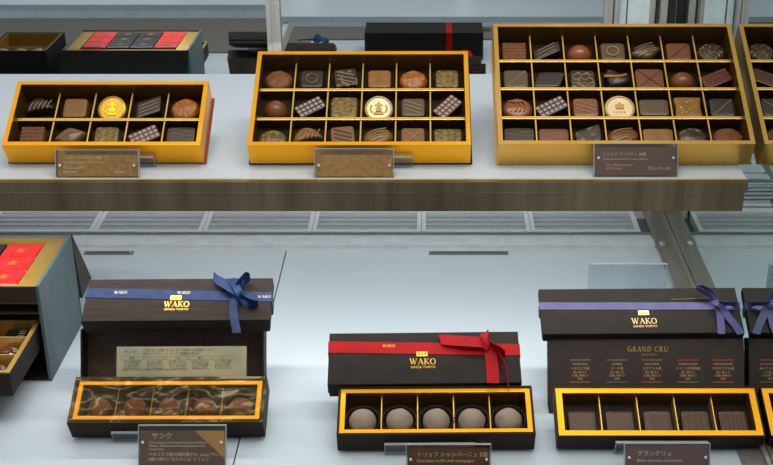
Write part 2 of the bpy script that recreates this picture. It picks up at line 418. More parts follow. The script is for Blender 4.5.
# ------------------------------------------------------------- chocolates
def ell(rx, ry, n=28, p=2., ph=0):
    o = []
    for i in range(n):
        a = 2*PI*i/n+ph; c, s = math.cos(a), math.sin(a)
        o.append((rx*abs(c)**(2/p)*(1 if c >= 0 else -1), ry*abs(s)**(2/p)*(1 if s >= 0 else -1)))
    return o
def rsq(w, d, p=7): return ell(w/2, d/2, 32, p)
def skewed(w, d, k): return [(x+k*y, y) for x, y in rsq(w, d, 9)]
def leafo(w, d): return [(x, y*(1-abs(x/(w/2))**1.6*.75)) for x, y in ell(w/2, d/2, 32)]
def beano(w, d):
    return [(x, y*(1-.25*(x/(w/2)))+.32*d*math.cos(x/(w/2)*PI*.5)-.1*d) for x, y in ell(w/2, d*.36, 32)]
def heart(w, d):
    o = []
    for i in range(32):
        a = 2*PI*i/32
        o.append((w/2*math.sin(a)**3, d*(.41*math.cos(a)-.16*math.cos(2*a)-.06*math.cos(3*a))))
    return o[::-1]
def choc_mat(n, c, c2=None, rough=.35, bump=.2, sc=120, lo=.35, hi=.65, coat=.05):
    k = (.83, .77, .52)  # warm cast of the gold light multiplied into these colours
    c = tuple(a*b for a, b in zip(c, k)); c2 = c2 and tuple(a*b for a, b in zip(c2, k))
    return mat('chocolate_'+n, c, rough, 0, c2, sc, 3, bump, 300, coat=coat, lo=lo, hi=hi)
cm = {
 'milk': choc_mat('milk', (128, 74, 44)), 'copper': choc_mat('copper', (150, 88, 58), (165, 100, 66), .28), 'dark': choc_mat('dark', (52, 36, 26)),
 'grey': choc_mat('bloomed', (98, 84, 72)), 'tan': choc_mat('tan', (138, 96, 44)), 'goldtan': choc_mat('gold_tan', (150, 106, 36), (170, 124, 46)),
 'amber': choc_mat('amber', (160, 92, 22), (196, 128, 48), .35, .9, 220), 'roughtan': choc_mat('rough_tan', (140, 86, 26), (110, 62, 18), .6, 1., 400),
 'olive': choc_mat('olive', (104, 86, 34), (150, 132, 66), .35, .3, 180, .48, .54), 'olived': choc_mat('olive_dark', (48, 38, 20), (140, 118, 60), .35, .3, 160, .55, .6),
 'speck': choc_mat('speckled', (42, 28, 14), (176, 128, 48), .5, .9, 500, .55, .62), 'marble': choc_mat('marbled', (60, 42, 30), (150, 124, 100), .35, .3, 130, .5, .62),
 'pale': choc_mat('pale', (130, 102, 76)), 'redbrown': choc_mat('red_brown', (98, 46, 32)), 'cream': mat('cream_coating', (196, 168, 116), .35, .1, (206, 180, 130), 60),
 'goldfoil': mat('gold_coin_rim', (196, 156, 60), .35, .6), 'yellow': mat('yellow_foil', (250, 200, 20), .35, .6), 'white': mat('white_print', (150, 132, 122), .5), 'silver': mat('silver_cream', (186, 168, 124), .35, .3),
 'stripe': mat('glaze_stripe', (124, 98, 74), .35), 'dstripe': mat('dark_glaze_stripe', (58, 42, 30), .35), 'gstripe': mat('gold_stripe', (150, 118, 52), .4, .2),
}
def choc(kind):
    """returns list of (part, MB, material) ; unit: metres, sits on z=0, about .026 wide"""
    k = kind
    P = []
    S = .0255
    def add(n, mb, mt, sm=True): P.append((n, mb, mt, sm))
    if k == 'dome_milk' or k == 'dome_copper' or k == 'dome_brown':
        prof = [(.0125*math.cos(a), .013*math.sin(a)+.001) for a in [PI/2*i/9 for i in range(9)]]+[(.0004, .014)]
        add('body', MB().lathe([(.0125, 0)]+prof, 28), cm['copper' if k == 'dome_copper' else 'milk'])
    elif k in ('rough_tan', 'rough_amber', 'speckled', 'marbled_round', 'rough_half', 'shiny_swirl'):
        mt = {'rough_tan': 'roughtan', 'rough_amber': 'amber', 'speckled': 'speck', 'marbled_round': 'marble', 'rough_half': 'roughtan', 'shiny_swirl': 'copper'}[k]
        add('body', MB().puck(ell(.0145, .013, 36), .010, .005, .0006 if 'rough' in k or k == 'speckled' else .0003, hash(len(k)) % 9, .0012), cm[mt])
        if k == 'shiny_swirl':
            m = MB(); 
            for j in range(3):
                m.tube([(.004*j-.006+.006*math.cos(a), .007*math.sin(a), .0112) for a in [PI*(i/8)-1 for i in range(9)]], .0007)
            add('swirl', m, cm['amber'])
    elif k in ('coin_gold', 'coin_silver', 'coin_cream'):
        r = .0145
        add('body', MB().lathe([(r-.001, 0), (r, .001), (r, .0055), (r-.0008, .0065), (r-.002, .0068), (r-.0026, .006), (.0003, .006)], 40), cm[{'coin_gold': 'goldfoil', 'coin_silver': 'silver', 'coin_cream': 'cream'}[k]])
        m = MB()  # embossed crest
        if k == 'coin_cream':
            m.box(-.004, .004, -.0005, .0045, .006, .0068, .0003); m.box(-.0012, .0012, .0045, .0065, .006, .0067)
            for j in range(5): m.box(-.006+j*.0025, -.0048+j*.0025, -.005, -.003, .006, .0063)
        else:
            m.box(-.005, .005, -.007, -.004, .006, .0068, .0003); m.box(-.003, .003, -.0035, .001, .006, .0068, .0003); m.box(-.0012, .0012, .001, .007, .006, .0067, .0002)
            m.box(-.004, .004, .003, .0045, .006, .0066)
            for q in (-1, 1):
                m.tube([(q*.0065, -.005, .0062), (q*.0085, -.001, .0062), (q*.0075, .004, .0062)], .0008, 6, .7)
        add('crest', m, cm['yellow' if k == 'coin_gold' else 'gstripe'], False)
    elif k.startswith('grid_'):
        w, d = .030, .0165
        add('body', MB().puck(rsq(w, d, 12), .0085, .001), cm['redbrown' if 'red' in k or 'stud' in k else 'dark'])
        m = MB()
        nx, ny = 6, 3
        for i in range(nx):
            for j in range(ny):
                x = -w/2+.0028+i*(w-.0056)/(nx-1); y = -d/2+.0032+j*(d-.0064)/(ny-1)
                if 'stud' in k: m.lathe([(.0011, .0084), (.0009, .0093)], 8, c=(x, y))
                else: m.box(x-.0017, x+.0017, y-.0016, y+.0016, .0084, .0089)
        add('printed_grid', m, cm['white' if 'stud' not in k else 'copper'], False)
    elif k.startswith('bean'):
        add('body', MB().puck(beano(.031, .022), .010, .006, crown=.001), cm['dark' if k == 'bean_dark' else 'tan'])
        m = MB()
        for j in range(5): m.tube([(-.010+j*.0045, -.0035, .0096), (-.0075+j*.0045, .001, .0114), (-.005+j*.0045, .006, .0098)], .00055)
        add('drizzle', m, cm['stripe' if k == 'bean_dark' else 'gstripe'])
    elif k == 'heart_glossy':
        add('body', MB().puck(heart(.027, .027), .010, .006, crown=.001), cm['dark'])
        m = MB(); m.tube([(-.011, -.004, .0095), (-.003, -.001, .0112), (.004, .004, .0112), (.007, .009, .0098)], .0016, 8, .5); add('caramel_curl', m, cm['amber'])
    elif k.startswith('leaf') or k.startswith('oval'):
        mt = cm[{'leaf_grey': 'grey', 'leaf_pale': 'pale', 'oval_tan': 'tan', 'oval_milk': 'milk'}[k]]
        o = leafo(.034, .021) if 'leaf' in k else ell(.0155, .011, 32)
        add('body', MB().puck(o, .010, .006, crown=.0015), mt)
        m = MB()
        n = 1 if k == 'leaf_pale' else 4
        for j in range(n):
            y = (j-(n-1)/2)*.0036
            m.tube([(-.010, y-.001, .0099), (0, y+.0012, .0119-abs(y)*.12), (.010, y+.002, .0099)], .0005)
        add('drizzle', m, cm['stripe' if 'oval' not in k else 'gstripe'])
    elif k == 'round_low':
        add('body', MB().puck(ell(.0145, .012, 32), .008, .004, crown=.001), cm['olive'])
    elif k == 'barrel':
        o = [(x*(1-.14*math.cos(y/.013*PI/2)), y) for x, y in rsq(.027, .026, 12)]
        add('body', MB().puck(o, .010, .0015), cm['goldtan']); 
        m = MB()
        for j in range(9): 
            a = random.uniform(-.008, .008); c = random.uniform(-.009, .009); m.box(a, a+.0013, c, c+.0009, .0099, .0103)
        add('gold_flakes', m, cm['yellow'], False)
    elif k == 'rhomb_stripe' or k == 'rhomb_marble' or k == 'rhomb_slab' or k == 'diag_bar':
        mt = cm[{'rhomb_stripe': 'dark', 'rhomb_marble': 'marble', 'rhomb_slab': 'dark', 'diag_bar': 'dark'}[k]]
        w, d = (.026, .019) if k != 'diag_bar' else (.030, .013)
        add('body', MB().puck(skewed(w, d, .35), .009, .0015), mt)
        if k in ('rhomb_stripe', 'diag_bar'):
            m = MB()
            for y in (-.004, 0, .004): m.bar(-.010+.35*y, y, .010+.35*y, y+.0012, .0009, .0089, .0094)
            add('stripe', m, cm['stripe'], False)
    else:
        # squares / slabs   name: sq_<material>_<decor>
        _, mt, dec = k.split('_')
        w, d = {'slab': (.029, .021), 'wave': (.030, .023)}.get(dec, (.0245, .0235))
        if dec == 'big': w, d = .028, .027
        hh = .010
        add('body', MB().puck(rsq(w, d, 8), hh, .0014, taper=.03), cm[mt])
        m = MB(); z0, z1 = hh-.0001, hh+.0005
        a = w*.4
        if dec == 'ring':
            m.tube([(.006*math.cos(t_), .006*math.sin(t_), hh+.0004) for t_ in [2*PI*i/20 for i in range(21)]], .0012); add('ring', m, cm['grey' if mt == 'dark' else 'stripe'])
        elif dec == 'diag':
            m.bar(-a, -a, a, a, .0009, z0, z1); add('stripe', m, cm['dstripe'] if mt in ('milk', 'tan') else cm['stripe'], False)
        elif dec == 'stripes':
            for q in (-.5, 0, .5): m.bar(-a+max(0, -q*0), a*(q+.45) if 0 else -a*.9+q*a*0+.0, a, 0, .001, z0, z1) if 0 else m.bar(-a*.9, a*(.35+q), a*.9, a*(-.35+q), .0014, z0, z1)
            add('stripe', m, cm['stripe' if mt != 'tan' else 'dstripe'], False)
        elif dec in ('x', 'big') and mt != 'olive':
            m.bar(-a, -a, a, a, .0007, z0, z1); m.bar(-a, a, a, -a, .0007, z0, z1+.0001); add('cross_line', m, cm['dstripe'] if mt == 'milk' else cm['gstripe'], False)
        elif dec == 'big':
            for q in range(4): m.tube([(-a+i*2*a/8, (q-1.5)*.005+.0022*math.sin(i*.9+q), hh) for i in range(9)], .0005)
            add('wavy_line', m, cm['gstripe'])
        elif dec == 'wave':
            for q in range(4):
                for i in range(12): m.lathe([(.0006, z0), (.0004, z1)], 6, c=(-a*1.05+i*2.1*a/11, (q-1.5)*.0048+.0016*math.sin(i*.55)))
            add('dot_lines', m, cm['gstripe'], False)
        elif dec == 'waffle':
            for q in range(5):
                for i in range(6): m.box(-a+i*a*.4-.0014, -a+i*a*.4+.0014, -.0092+q*.0043, -.0062+q*.0043, z0, z1)
            add('waffle_relief', m, cm['roughtan'], False)
        elif dec == 'scrib':
            for q in range(3): m.tube([(-a+i*2*a/7, (q-1)*.006+.002*math.sin(i*2.1+q*2), hh) for i in range(8)], .0005)
            add('scribble', m, cm['gstripe'])
        elif dec == 'ridge':
            for q in range(4): m.box(-.0102+q*.0058, -.0068+q*.0058, -.0105, .0105, z0, z1)
            add('ridges', m, cm[mt], False)
    return P
ORD = ['leftmost', 'second from left', 'third from left', 'fourth from left', 'fifth from left', 'sixth from left', 'seventh from left']
def place_choc(kind, desc, M, lx, ly, lz, rot, tail, group, name='chocolate', ext=.0145, sc=(1, 1, 1), lean=6):
    parts = choc(kind)
    if kind.startswith('coin'): lean = 17
    sm_ = Matrix.Diagonal((*sc, 1))
    W = M@Matrix.Translation((lx, ly-ext, lz+.0003))@Matrix.Rotation(R(lean), 4, 'X')@Matrix.Translation((0, ext*sc[1], 0))@Matrix.Rotation(R(rot), 4, 'Z')
    o = thing(name, f'{desc}, {tail}', 'chocolate', W, group)
    for n, mb, mt, sm in parts:
        mb.bm.transform(sm_); mb.build(n, mt, o, sm)
    return o
def fill(box, rows, M, cellc, boxname, group):
    nr = len(rows)
    rn = {2: ['back row', 'front row'], 3: ['back row', 'middle row', 'front row'], 4: ['back row', 'second row', 'third row', 'front row']}[nr]
    for i, row in enumerate(rows):
        for j, it in enumerate(row):
            kind, desc = it[0], it[1]; rot = it[2] if len(it) > 2 else 0; dy = it[3] if len(it) > 3 else 0
            x, y, z, cw, cd = cellc(nr-1-i, j)
            ext = .0155 if kind.startswith('coin') else (.0145 if rot == 0 else .0165)
            ly = y+ext+.001+dy
            tail = (ORD[j] if j < len(row)-1 else 'rightmost')+' in '+rn[i]+' of '+boxname
            place_choc(kind, desc, M, x, ly, z, rot, tail, group, ext=ext, sc=(1.10, 1.04, 1.1) if nr == 4 else (1.02, 1.03, 1.1))

M10 = TM(-.332, 1.2005, ZS+.0034, 0, 31)
b10, c10 = gold_box('gold_chocolate_box', 'smallest gold box, ten chocolates in two rows, left on the upper shelf', M10, .200, .086, .0275, 5, 2, gold, burg)
fill(b10, [
 [('bean_dark', 'dark striped bean chocolate', 8), ('sq_tan_plain', 'plain tan square chocolate'), ('coin_gold', 'gold crested coin chocolate'), ('rhomb_stripe', 'dark striped rhomboid chocolate', 22), ('rough_amber', 'rough amber round chocolate')],
 [('sq_roughtan_waffle', 'brown waffle slab chocolate'), ('leaf_pale', 'pale brown pointed oval chocolate', 15), ('sq_olive_scrib', 'olive marbled square chocolate'), ('grid_red', 'red-brown grid bar chocolate', 28), ('sq_dark_wave', 'dark slab with dotted waves')]],
 M10, c10, 'smallest gold box', 'chocolates in the smallest gold box')
M18 = TM(-.0715, 1.1985, ZS+.0034, .3, 27.5)
b18, c18 = gold_box('gold_chocolate_box', 'middle gold box, eighteen chocolates in three rows, on the upper shelf', M18, .2255, .136, .027, 6, 3, gold, dkcard2)
fill(b18, [
 [('rough_tan', 'rough tan round chocolate'), ('sq_dark_ring', 'dark square with raised ring'), ('sq_olived_stripes', 'dark striped square chocolate', 8), ('sq_goldtan_plain', 'plain gold-tan square chocolate'), ('rough_amber', 'rough amber round chocolate'), ('sq_olive_scrib', 'olive patterned square chocolate')],
 [('dome_milk', 'smooth milk chocolate dome'), ('grid_grey', 'dark bar with white grid', 32), ('sq_olive_big', 'large olive wavy-lined chocolate'), ('coin_silver', 'silvery crested coin chocolate'), ('sq_grey_stripes', 'grey square with diagonal stripes'), ('grid_red', 'red-brown grid bar chocolate', 48)],
 [('round_low', 'flat olive round chocolate'), ('bean_tan', 'curved tan bean chocolate', 10), ('sq_tan_stripes', 'tan striped square chocolate', 6), ('oval_tan', 'tan swirled oval chocolate', 12), ('sq_tan_x', 'tan square with crossed lines'), ('sq_olive_slab', 'olive plain slab chocolate')]],
 M18, c18, 'middle gold box', 'chocolates in the middle gold box')
M28 = TM(.1985, 1.1985, ZS+.0034, 0, 28.3)
b28, c28 = gold_box('gold_chocolate_box', 'largest gold box, twenty-eight chocolates in four rows, beside the side mirror', M28, .2590, .175, .029, 7, 4, gold_pale, gold_pale)
fill(b28, [
 [('sq_roughtan_waffle', 'tan waffle slab'), ('diag_bar', 'glossy dark bar', 28), ('dome_copper', 'copper milk dome'), ('sq_grey_ring', 'grey square with ring'), ('leaf_grey', 'grey striped leaf', 15), ('sq_milk_diag', 'milk square, diagonal line'), ('speckled', 'dark round, gold speckles')],
 [('sq_grey_diag', 'grey square, diagonal line'), ('rhomb_slab', 'dark plain rhomboid'), ('sq_olived_scrib', 'olive scribbled square'), ('heart_glossy', 'dark heart, amber curl', -30), ('sq_milk_big', 'large crossed milk square'), ('dome_brown', 'smooth brown dome'), ('grid_stud', 'studded brown bar', 26)],
 [('shiny_swirl', 'copper swirled round'), ('grid_grey', 'dark bar, white grid', 30), ('sq_copper_stripes', 'copper striped square'), ('coin_cream', 'cream coin, gold mark'), ('sq_grey_slab', 'grey plain slab'), ('barrel', 'amber gold-flaked square'), ('sq_dark_diag', 'dark square, diagonal line')],
 [('sq_dark_wave', 'dark slab, dotted waves'), ('sq_milk_slab', 'plain milk slab'), ('rhomb_marble', 'marbled rhomboid', 24), ('oval_milk', 'milk oval', 8), ('sq_goldtan_slab', 'gold-tan slab'), ('marbled_round', 'marbled dark round'), ('rough_half', 'rough amber round')]],
 M28, c28, 'largest gold box', 'chocolates in the largest gold box')

# ------------------------------------------------------------- acrylic easels
def easel(label, M, x0, x1, depth, h, liph=.016, ground=0.):
    """tilted clear plate under a box with a front lip and rear leg. M = box matrix"""
    e = thing('acrylic_easel', label, 'stand', M, 'clear acrylic easels under the tilted boxes')
    MB().box(x0, x1, -.0005, depth, -.0032, -.0024).build('plate', acry, e)
    MB().box(x0, x1, -.0046, -.0022, -.0032, liph).build('lip', acry, e)
    m = MB(); m.box(x0, x1, -.0047, -.0021, liph, liph+.0006); m.box(x0, x1, -.0050, -.0047, -.0046, -.0030)
    m.box(x0-.0005, x0, -.0047, -.0021, -.0046, liph+.0006); m.box(x1, x1+.0005, -.0047, -.0021, -.0046, liph+.0006)
    tag(m.build('polished_edge', acry_edge, e), 'bright polished edges')
    # rear leg down to the surface
    Mi = M.inverted(); top = M@Vector((0, depth-.002, -.0046)); dn = Mi.to_3x3()@Vector((0, 0, -1)); L = top.z-ground
    p = Vector((0, depth-.002, -.0046)); q = p+dn*(L-.0003)
    m = MB(); V = m.bm.verts.new
    vs = [V((xx, pt.y+dd, pt.z)) for xx in (x0, x1) for pt, dd in ((p, 0), (q, 0), (q, .002), (p, .002))]
    for f in ((0, 1, 2, 3), (7, 6, 5, 4), (0, 4, 5, 1), (1, 5, 6, 2), (2, 6, 7, 3), (3, 7, 4, 0)): m.bm.faces.new([vs[i] for i in f])
    m.build('rear_leg', acry, e)
    return e
def fx(M, u0, u1, v, lz=0):
    return on_face(M, u0, v, lz)[0], on_face(M, u1, v, lz)[0]
def lipx(M, u0, u1): 
    t = (M@Vector((0, 0, .01))); dist = t.y*math.cos(PITCH)-(t.z-H)*math.sin(PITCH)
    return (u0-CX)*dist/F-M.translation.x, (u1-CX)*dist/F-M.translation.x
easel('clear acrylic easel lip under the smallest gold box', M10, *lipx(M10, 67, 154), .07, .026, .013, ZS)
easel('clear acrylic easel lip under the middle gold box', M18, *lipx(M18, 328, 412), .12, .026, .013, ZS)
easel('clear acrylic easel under the largest gold box beside the mirror', M28, *lipx(M28, 596, 676), .15, .026, .010, ZS)

# ------------------------------------------------------------ price holders
def price_holder(label, u0, u1, vtop, ybase, zbase, lean, cmatl, lines, hgt, card_top=.006, tri=False, yaw=0, inkm=pale_ink):
    # width at the top edge measured at its distance
    ytop = ybase+hgt*math.sin(R(lean)); 
    a = at(u0, vtop, y=ytop).x; b = at(u1, vtop, y=ytop).x
    w = b-a
    M = TM((a+b)/2, ybase, zbase+.0012, yaw, 90-lean)   # local x across, y up the panel, z towards viewer
    p = thing('price_card_holder', label, 'price card', M, 'acrylic price card holders')
    MB().box(-w/2, w/2, 0, hgt, .0012, .0030, .0003).build('front_plate', acry, p)
    MB().box(-w/2, w/2, 0, hgt, -.0030, -.0010, .0003).build('back_plate', acry, p)
    m = MB(); m.box(-w/2, w/2, hgt, hgt+.0006, -.003, .003); m.box(-w/2-.0005, -w/2, 0, hgt+.0006, -.003, .003); m.box(w/2, w/2+.0005, 0, hgt+.0006, -.003, .003)
    tag(m.build('polished_edge', acry_edge, p), 'bright polished edges')
    c = MB().box(-w/2+.001, w/2-.001, .0006, hgt-card_top, -.0008, .0008).build('card', cmatl, p)
    if tri:
        MB().prism([(w/2-.001, hgt-card_top), (w/2-.030, hgt-card_top), (w/2-.001, hgt-card_top-.027)][::-1], .0008, .00095).build('corner_triangle', cardt, c)
    lettering('lettering', [(s_, sz, -w/2+.006+xx, hgt-card_top-yy, 'LEFT') for s_, sz, xx, yy in lines], .0010, inkm, c)
    for q in (-1, 1):
        MB().lathe([(.0014, .003), (.0014, .0038), (.0008, .0043)], 12, c=(q*(w/2-.004), hgt-card_top-.011)).build('screw', screwm, p)
    # foot: flat tab going back from the lower edge
    Mi = M.inverted().to_3x3(); back = Mi@Vector((0, 1, 0)); dn = Mi@Vector((0, 0, -1))
    m = MB(); V = m.bm.verts.new; p0 = Vector((0, .001, -.003)); L = min(.022, .03)
    pts = [p0, p0+back*L, p0+back*L+dn*.0012, p0+dn*.0012]
    vs = [V((xx, q_.y, q_.z)) for xx in (-w/2+.004, w/2-.004) for q_ in pts]
    for f in ((0, 1, 2, 3), (7, 6, 5, 4), (0, 4, 5, 1), (1, 5, 6, 2), (2, 6, 7, 3), (3, 7, 4, 0)): m.bm.faces.new([vs[i] for i in f])
    m.build('foot', acry, p)
    return p
price_holder('bronze price card in clear holder before the smallest gold box', 57, 139, 154, 1.1665, ZS, 22, cardg,  # brown card; the bronze tone is gold reflection put into its colour
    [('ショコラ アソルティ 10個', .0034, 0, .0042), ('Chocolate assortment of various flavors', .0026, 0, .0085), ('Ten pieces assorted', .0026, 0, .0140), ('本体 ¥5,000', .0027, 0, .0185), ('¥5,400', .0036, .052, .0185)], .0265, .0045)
price_holder('bronze price card in clear holder before the middle gold box', 315, 393.5, 152, 1.1665, ZS, 24, cardg,  # brown card; the bronze tone is gold reflection put into its colour
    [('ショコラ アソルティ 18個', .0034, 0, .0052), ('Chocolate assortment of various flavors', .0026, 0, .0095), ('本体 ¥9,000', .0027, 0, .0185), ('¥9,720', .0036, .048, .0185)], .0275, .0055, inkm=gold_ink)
price_holder('dark brown price card reading ¥15,120 before the largest gold box', 594, 676.5, 148, 1.1685, ZS, 22, cardb,
    [('ショコラ アソルティ 28個', .0038, .002, .0085), ('Chocolate assortment of various flavors', .0028, .002, .0128), ('Price: 28p Cacao assort', .0028, .006, .0188), ('本体 ¥14,000', .0028, .006, .0226), ('税込 ¥15,120', .0040, .048, .0228)], .0320, .0030, inkm=mat('amber_ink', (232, 190, 130), .5))
price_holder('brown price card with tan corner before the navy ribbon truffle set', 139.5, 226, 427.5, 1.012, .0, 24, cardb,
    [('サンク', .0068, .006, .0075), ('Chocolate assortment of assorted flavors', .0033, .004, .0125), ('Please: Wako extra flavors Japanese and', .0033, .004, .0158), ('Pecan Plus', .0033, .004, .0190), ('ベネズエラ産の香料豊かな  cacao サンク', .0040, .003, .0245), ('5種の味わいをたのしむ トリュフ', .0040, .003, .0292), ('本体 Cacao assort', .0040, .003, .0370)], .0445, .0050, tri=True)
price_holder('brown price card before the red ribbon truffle box', 406.5, 490.5, 444.5, 1.000, .0, 22, cardb,
    [('トリュフ シャンパーニュ 5個', .0052, .004, .0085), ('Chocolate truffle with champagne', .0040, .004, .0140)], .0330, .0030)
price_holder('reddish brown price card before the lilac ribbon chocolate box', 624.5, 709, 444.8, 1.002, .0, 22, mat('red_brown_price_card', (112, 72, 64), .4, 0, (118, 78, 70), 20),
    [('グランクリュ', .0056, .006, .0095), ('Bitter chocolate assortment', .0038, .006, .0155)], .0330, .0022)

# =========================================================== LOWER BOXES
def tray_box(label, M, w, d, h, border, lip, cols=5, liner=gold, dvm=None, group='open five-piece trays', sidem=dkside, wallm=None):
    b = thing('open_chocolate_tray', label, 'chocolate box', M, group)
    m = MB(); m.box(-w/2, w/2, 0, d, 0, .0015); m.frame(-w/2, w/2, 0, d, border, .0015, h); m.build('outer_box', sidem, b)
    a = border+.0002
    m = MB(); m.frame(-w/2+a, w/2-a, a, d-a, lip, h-.0035, h-.0012); m.build('gold_rim', liner, b)
    m = MB(); m.frame(-w/2+a+.0005, w/2-a-.0005, a+.0005, d-a-.0005, lip-.001, .003, h-.0036); m.build('inner_wall', wallm or mat('inner_gold_dark', (110, 80, 26), .4, .6), b)
    MB().box(-w/2+a, w/2-a, a, d-a, .0016, .003).build('tray_floor', cell, b)
    xi0, xi1 = -w/2+a+lip, w/2-a-lip; cw = (xi1-xi0)/cols
    for c_ in range(1, cols):
        MB().box(xi0+cw*c_-.0005, xi0+cw*c_+.0005, a+lip, d-a-lip, .003, h-.007).build('divider', dvm or gold_div, b)
    return b, [xi0+cw*(i+.5) for i in range(cols)], a+lip
def truffle(desc, M, x, y, z, r, mt, cupit, group, seed):
    """cocoa-dusted ball in its fluted paper cup"""
    W = M@Matrix.Translation((x, y, z+.0002))
    o = thing('truffle', desc, 'chocolate truffle', W, group)
    m = MB(); bmesh.ops.create_icosphere(m.bm, subdivisions=4, radius=r)
    for v in m.bm.verts:
        d = noise.noise(v.co*120+Vector((seed*3.1, 0, 0)))*.0007+noise.noise(v.co*420+Vector((seed, 0, 0)))*.00022
        v.co *= 1+d/r
        v.co.z = v.co.z*.9 + r*.9+.0006
        if v.co.z < .0008: v.co.z = .0008
    m.build('ball', mt, o, True)
    if cupit:
        m = MB(); n = 48
        m.lathe([(r*.75, 0, 0), (r*.8, .0003, .2), (r*1.24, r*1.25, 1), (r*1.22, r*1.25, 1), (r*.78, .0006, .2)], n, .0007, cap=False)
        m.build('paper_cup', cup_m, o)
    return o
dust_b = mat('cocoa_dust', (104, 58, 40), .85, 0, (82, 42, 28), 60, bump=.6, bscale=700)
dust_g = mat('pale_sugar_dust', (140, 126, 110), .9, 0, (124, 110, 94), 60, bump=.5, bscale=700)

def wrapped_box(label, M, w, d, h, m1, rib, rib_y, rib_w, group='closed ribbon-tied boxes'):
    b = thing('ribbon_tied_box', label, 'gift box', M, group)
    MB().box(-w/2, w/2, 0, d, h*.3, h, .0008).build('lid', m1, b)
    MB().box(-w/2+.001, w/2-.001, .001, d-.001, 0, h*.3-.0002, .0005).build('base', m1, b)
    return b
def ribbon_wrap(b, w, d, h, yL, yR, rw, m):
    """band lying round the box, returns its object"""
    t = .0005
    r = MB()
    p = [((-w/2-t, yL, 0), (0, 1, 0)), ((-w/2-t, yL, h+t), (0, 1, 0)), ((w/2+t, yR, h+t), (0, 1, 0)), ((w/2+t, yR, 0), (0, 1, 0))]
    V = r.bm.verts.new
    def q(x0, y0, z0, x1, y1, z1, nx, nz):
        vs = [V((x0+nx*k, y0+s*rw/2, z0+nz*k)) for k in (0, t) for s in (-1, 1)]+[V((x1+nx*k, y1+s*rw/2, z1+nz*k)) for k in (0, t) for s in (-1, 1)]
        for f in ((0, 1, 5, 4), (2, 3, 7, 6), (0, 2, 6, 4), (1, 3, 7, 5), (0, 1, 3, 2), (4, 5, 7, 6)): r.bm.faces.new([vs[i] for i in f])
    q(-w/2-.0002, yL, h+.0001, w/2+.0002, yR, h+.0001, 0, 1)
    q(-w/2-.0002, yL, .0, -w/2-.0002, yL, h+.0006, -1, 0); q(w/2+.0002, yR, .0, w/2+.0002, yR, h+.0006, 1, 0)
    q(-w/2-.0007, yL, -.0001, w/2+.0007, yR, -.0001, 0, -1)
    return r.build('ribbon', m, b)
def bow_piece(nm, M, h, pts, width, m, par, th=.0004):
    """pts: list of (u, v, lift, wu, wv, wl): centreline measured on the photo plane of the lid, with width direction in the same units"""
    L = []
    for u, v, lift, wu, wv, wl in pts:
        x, y = on_face(M, u, v, h+lift)
        x2, y2 = on_face(M, u+wu, v+wv, h+lift)
        L.append((Vector((x, y, h+lift)), Vector((x2-x, y2-y, wl)).normalized()))
    # smooth with catmull-rom
    out = []
    n = len(L)
    for i in range(n-1):
        p0, p1, p2, p3 = L[max(i-1, 0)], L[i], L[i+1], L[min(i+2, n-1)]
        for s in range(5):
            t = s/5
            c = [.5*((2*p1[k])+(p2[k]-p0[k])*t+(2*p0[k]-5*p1[k]+4*p2[k]-p3[k])*t*t+(3*p1[k]-p0[k]-3*p2[k]+p3[k])*t**3) for k in (0, 1)]
            out.append((c[0], c[1].normalized()))
    out.append((L[-1][0], L[-1][1]))
    m_ = MB().strip(out, width, th)
    return m_.build(nm, m, par, True)
def logo(M, b, h, u, v, uw, m, crest_v, sub=True, subm=None):
    x, y = on_face(M, u, v, h); xa = on_face(M, u-uw/2, v, h)[0]; xb = on_face(M, u+uw/2, v, h)[0]
    hg = (xb-xa)/(4.35*1.08*.82)
    roman(MB(), 'WAKO', hg, x, y, h+.0001).build('brand_lettering', m, b)
    cxx, cyy = on_face(M, u-1, crest_v, h)
    mm = MB().box(cxx-hg*.8, cxx+hg*.8, cyy-hg*.40, cyy+hg*.40, h+.0007, h+.0010); mm.build('gold_crest', m, b)
    mm = MB()
    for i in (-1, 0, 1): mm.box(cxx+i*hg*.45-hg*.1, cxx+i*hg*.45+hg*.1, cyy-hg*.25, cyy+hg*.2, h+.0010, h+.0011)
    mm.build('crest_detail', mat('dark_gold_detail', (150, 110, 30), .5), b)
    if sub: lettering('sub_lettering', [('GINZA TOKYO', hg*.52, x, y-hg*1.15, 'CENTER')], h+.0002, m, b)

def acrylic_riser(label, x0, x1, y0, y1, z1):
    """clear table-shaped riser that carries a closed box"""
    r = thing('acrylic_riser', label, 'stand', TM((x0+x1)/2, (y0+y1)/2, 0), 'clear risers behind the lower boxes')
    hw, hd = (x1-x0)/2, (y1-y0)/2
    MB().box(-hw, hw, -hd, hd, z1-.002, z1).build('top_plate', acry, r)
    MB().box(-hw, -hw+.002, -hd, hd, .0003, z1-.0021).build('side_panel', acry, r); MB().box(hw-.002, hw, -hd, hd, .0003, z1-.0021).build('side_panel', acry, r)
    return r
def bottom_rest(M, d, z_edge):
    pass

# --- red ribbon set
MR = TM(.006, 1.0455, .0030, .7, 20)
tr, cxs, off = tray_box('open black tray of five pale truffles under the red ribbon box', MR, .1955, .0600, .0260, .0022, .0048)
for i, x in enumerate(cxs):
    truffle(f'{["pale dusted truffle in a dark paper cup, leftmost", "pale dusted truffle in dark cup, second from left", "pale dusted truffle in dark cup, middle one", "pale dusted truffle in dark cup, fourth from left", "pale dusted truffle in a dark paper cup, rightmost"][i]} below the red ribbon', MR, x+(.0005*((i*7) % 3-1)), off+.0150, .003, .0139, dust_g, True, 'pale truffles in the red ribbon set', i)
easel('clear acrylic easel lip before the red ribbon tray', MR, *lipx(MR, 385, 474), .05, .026, .0145)
MRW = TM(-.0055, 1.1015, .0305, 1.2, 25)
wr, hr, dr = .197, .0235, .0640
rb = wrapped_box('closed black box tied with a red bow, behind the pale truffles', MRW, wr, dr, hr, dkcard2, None, 0, 0)
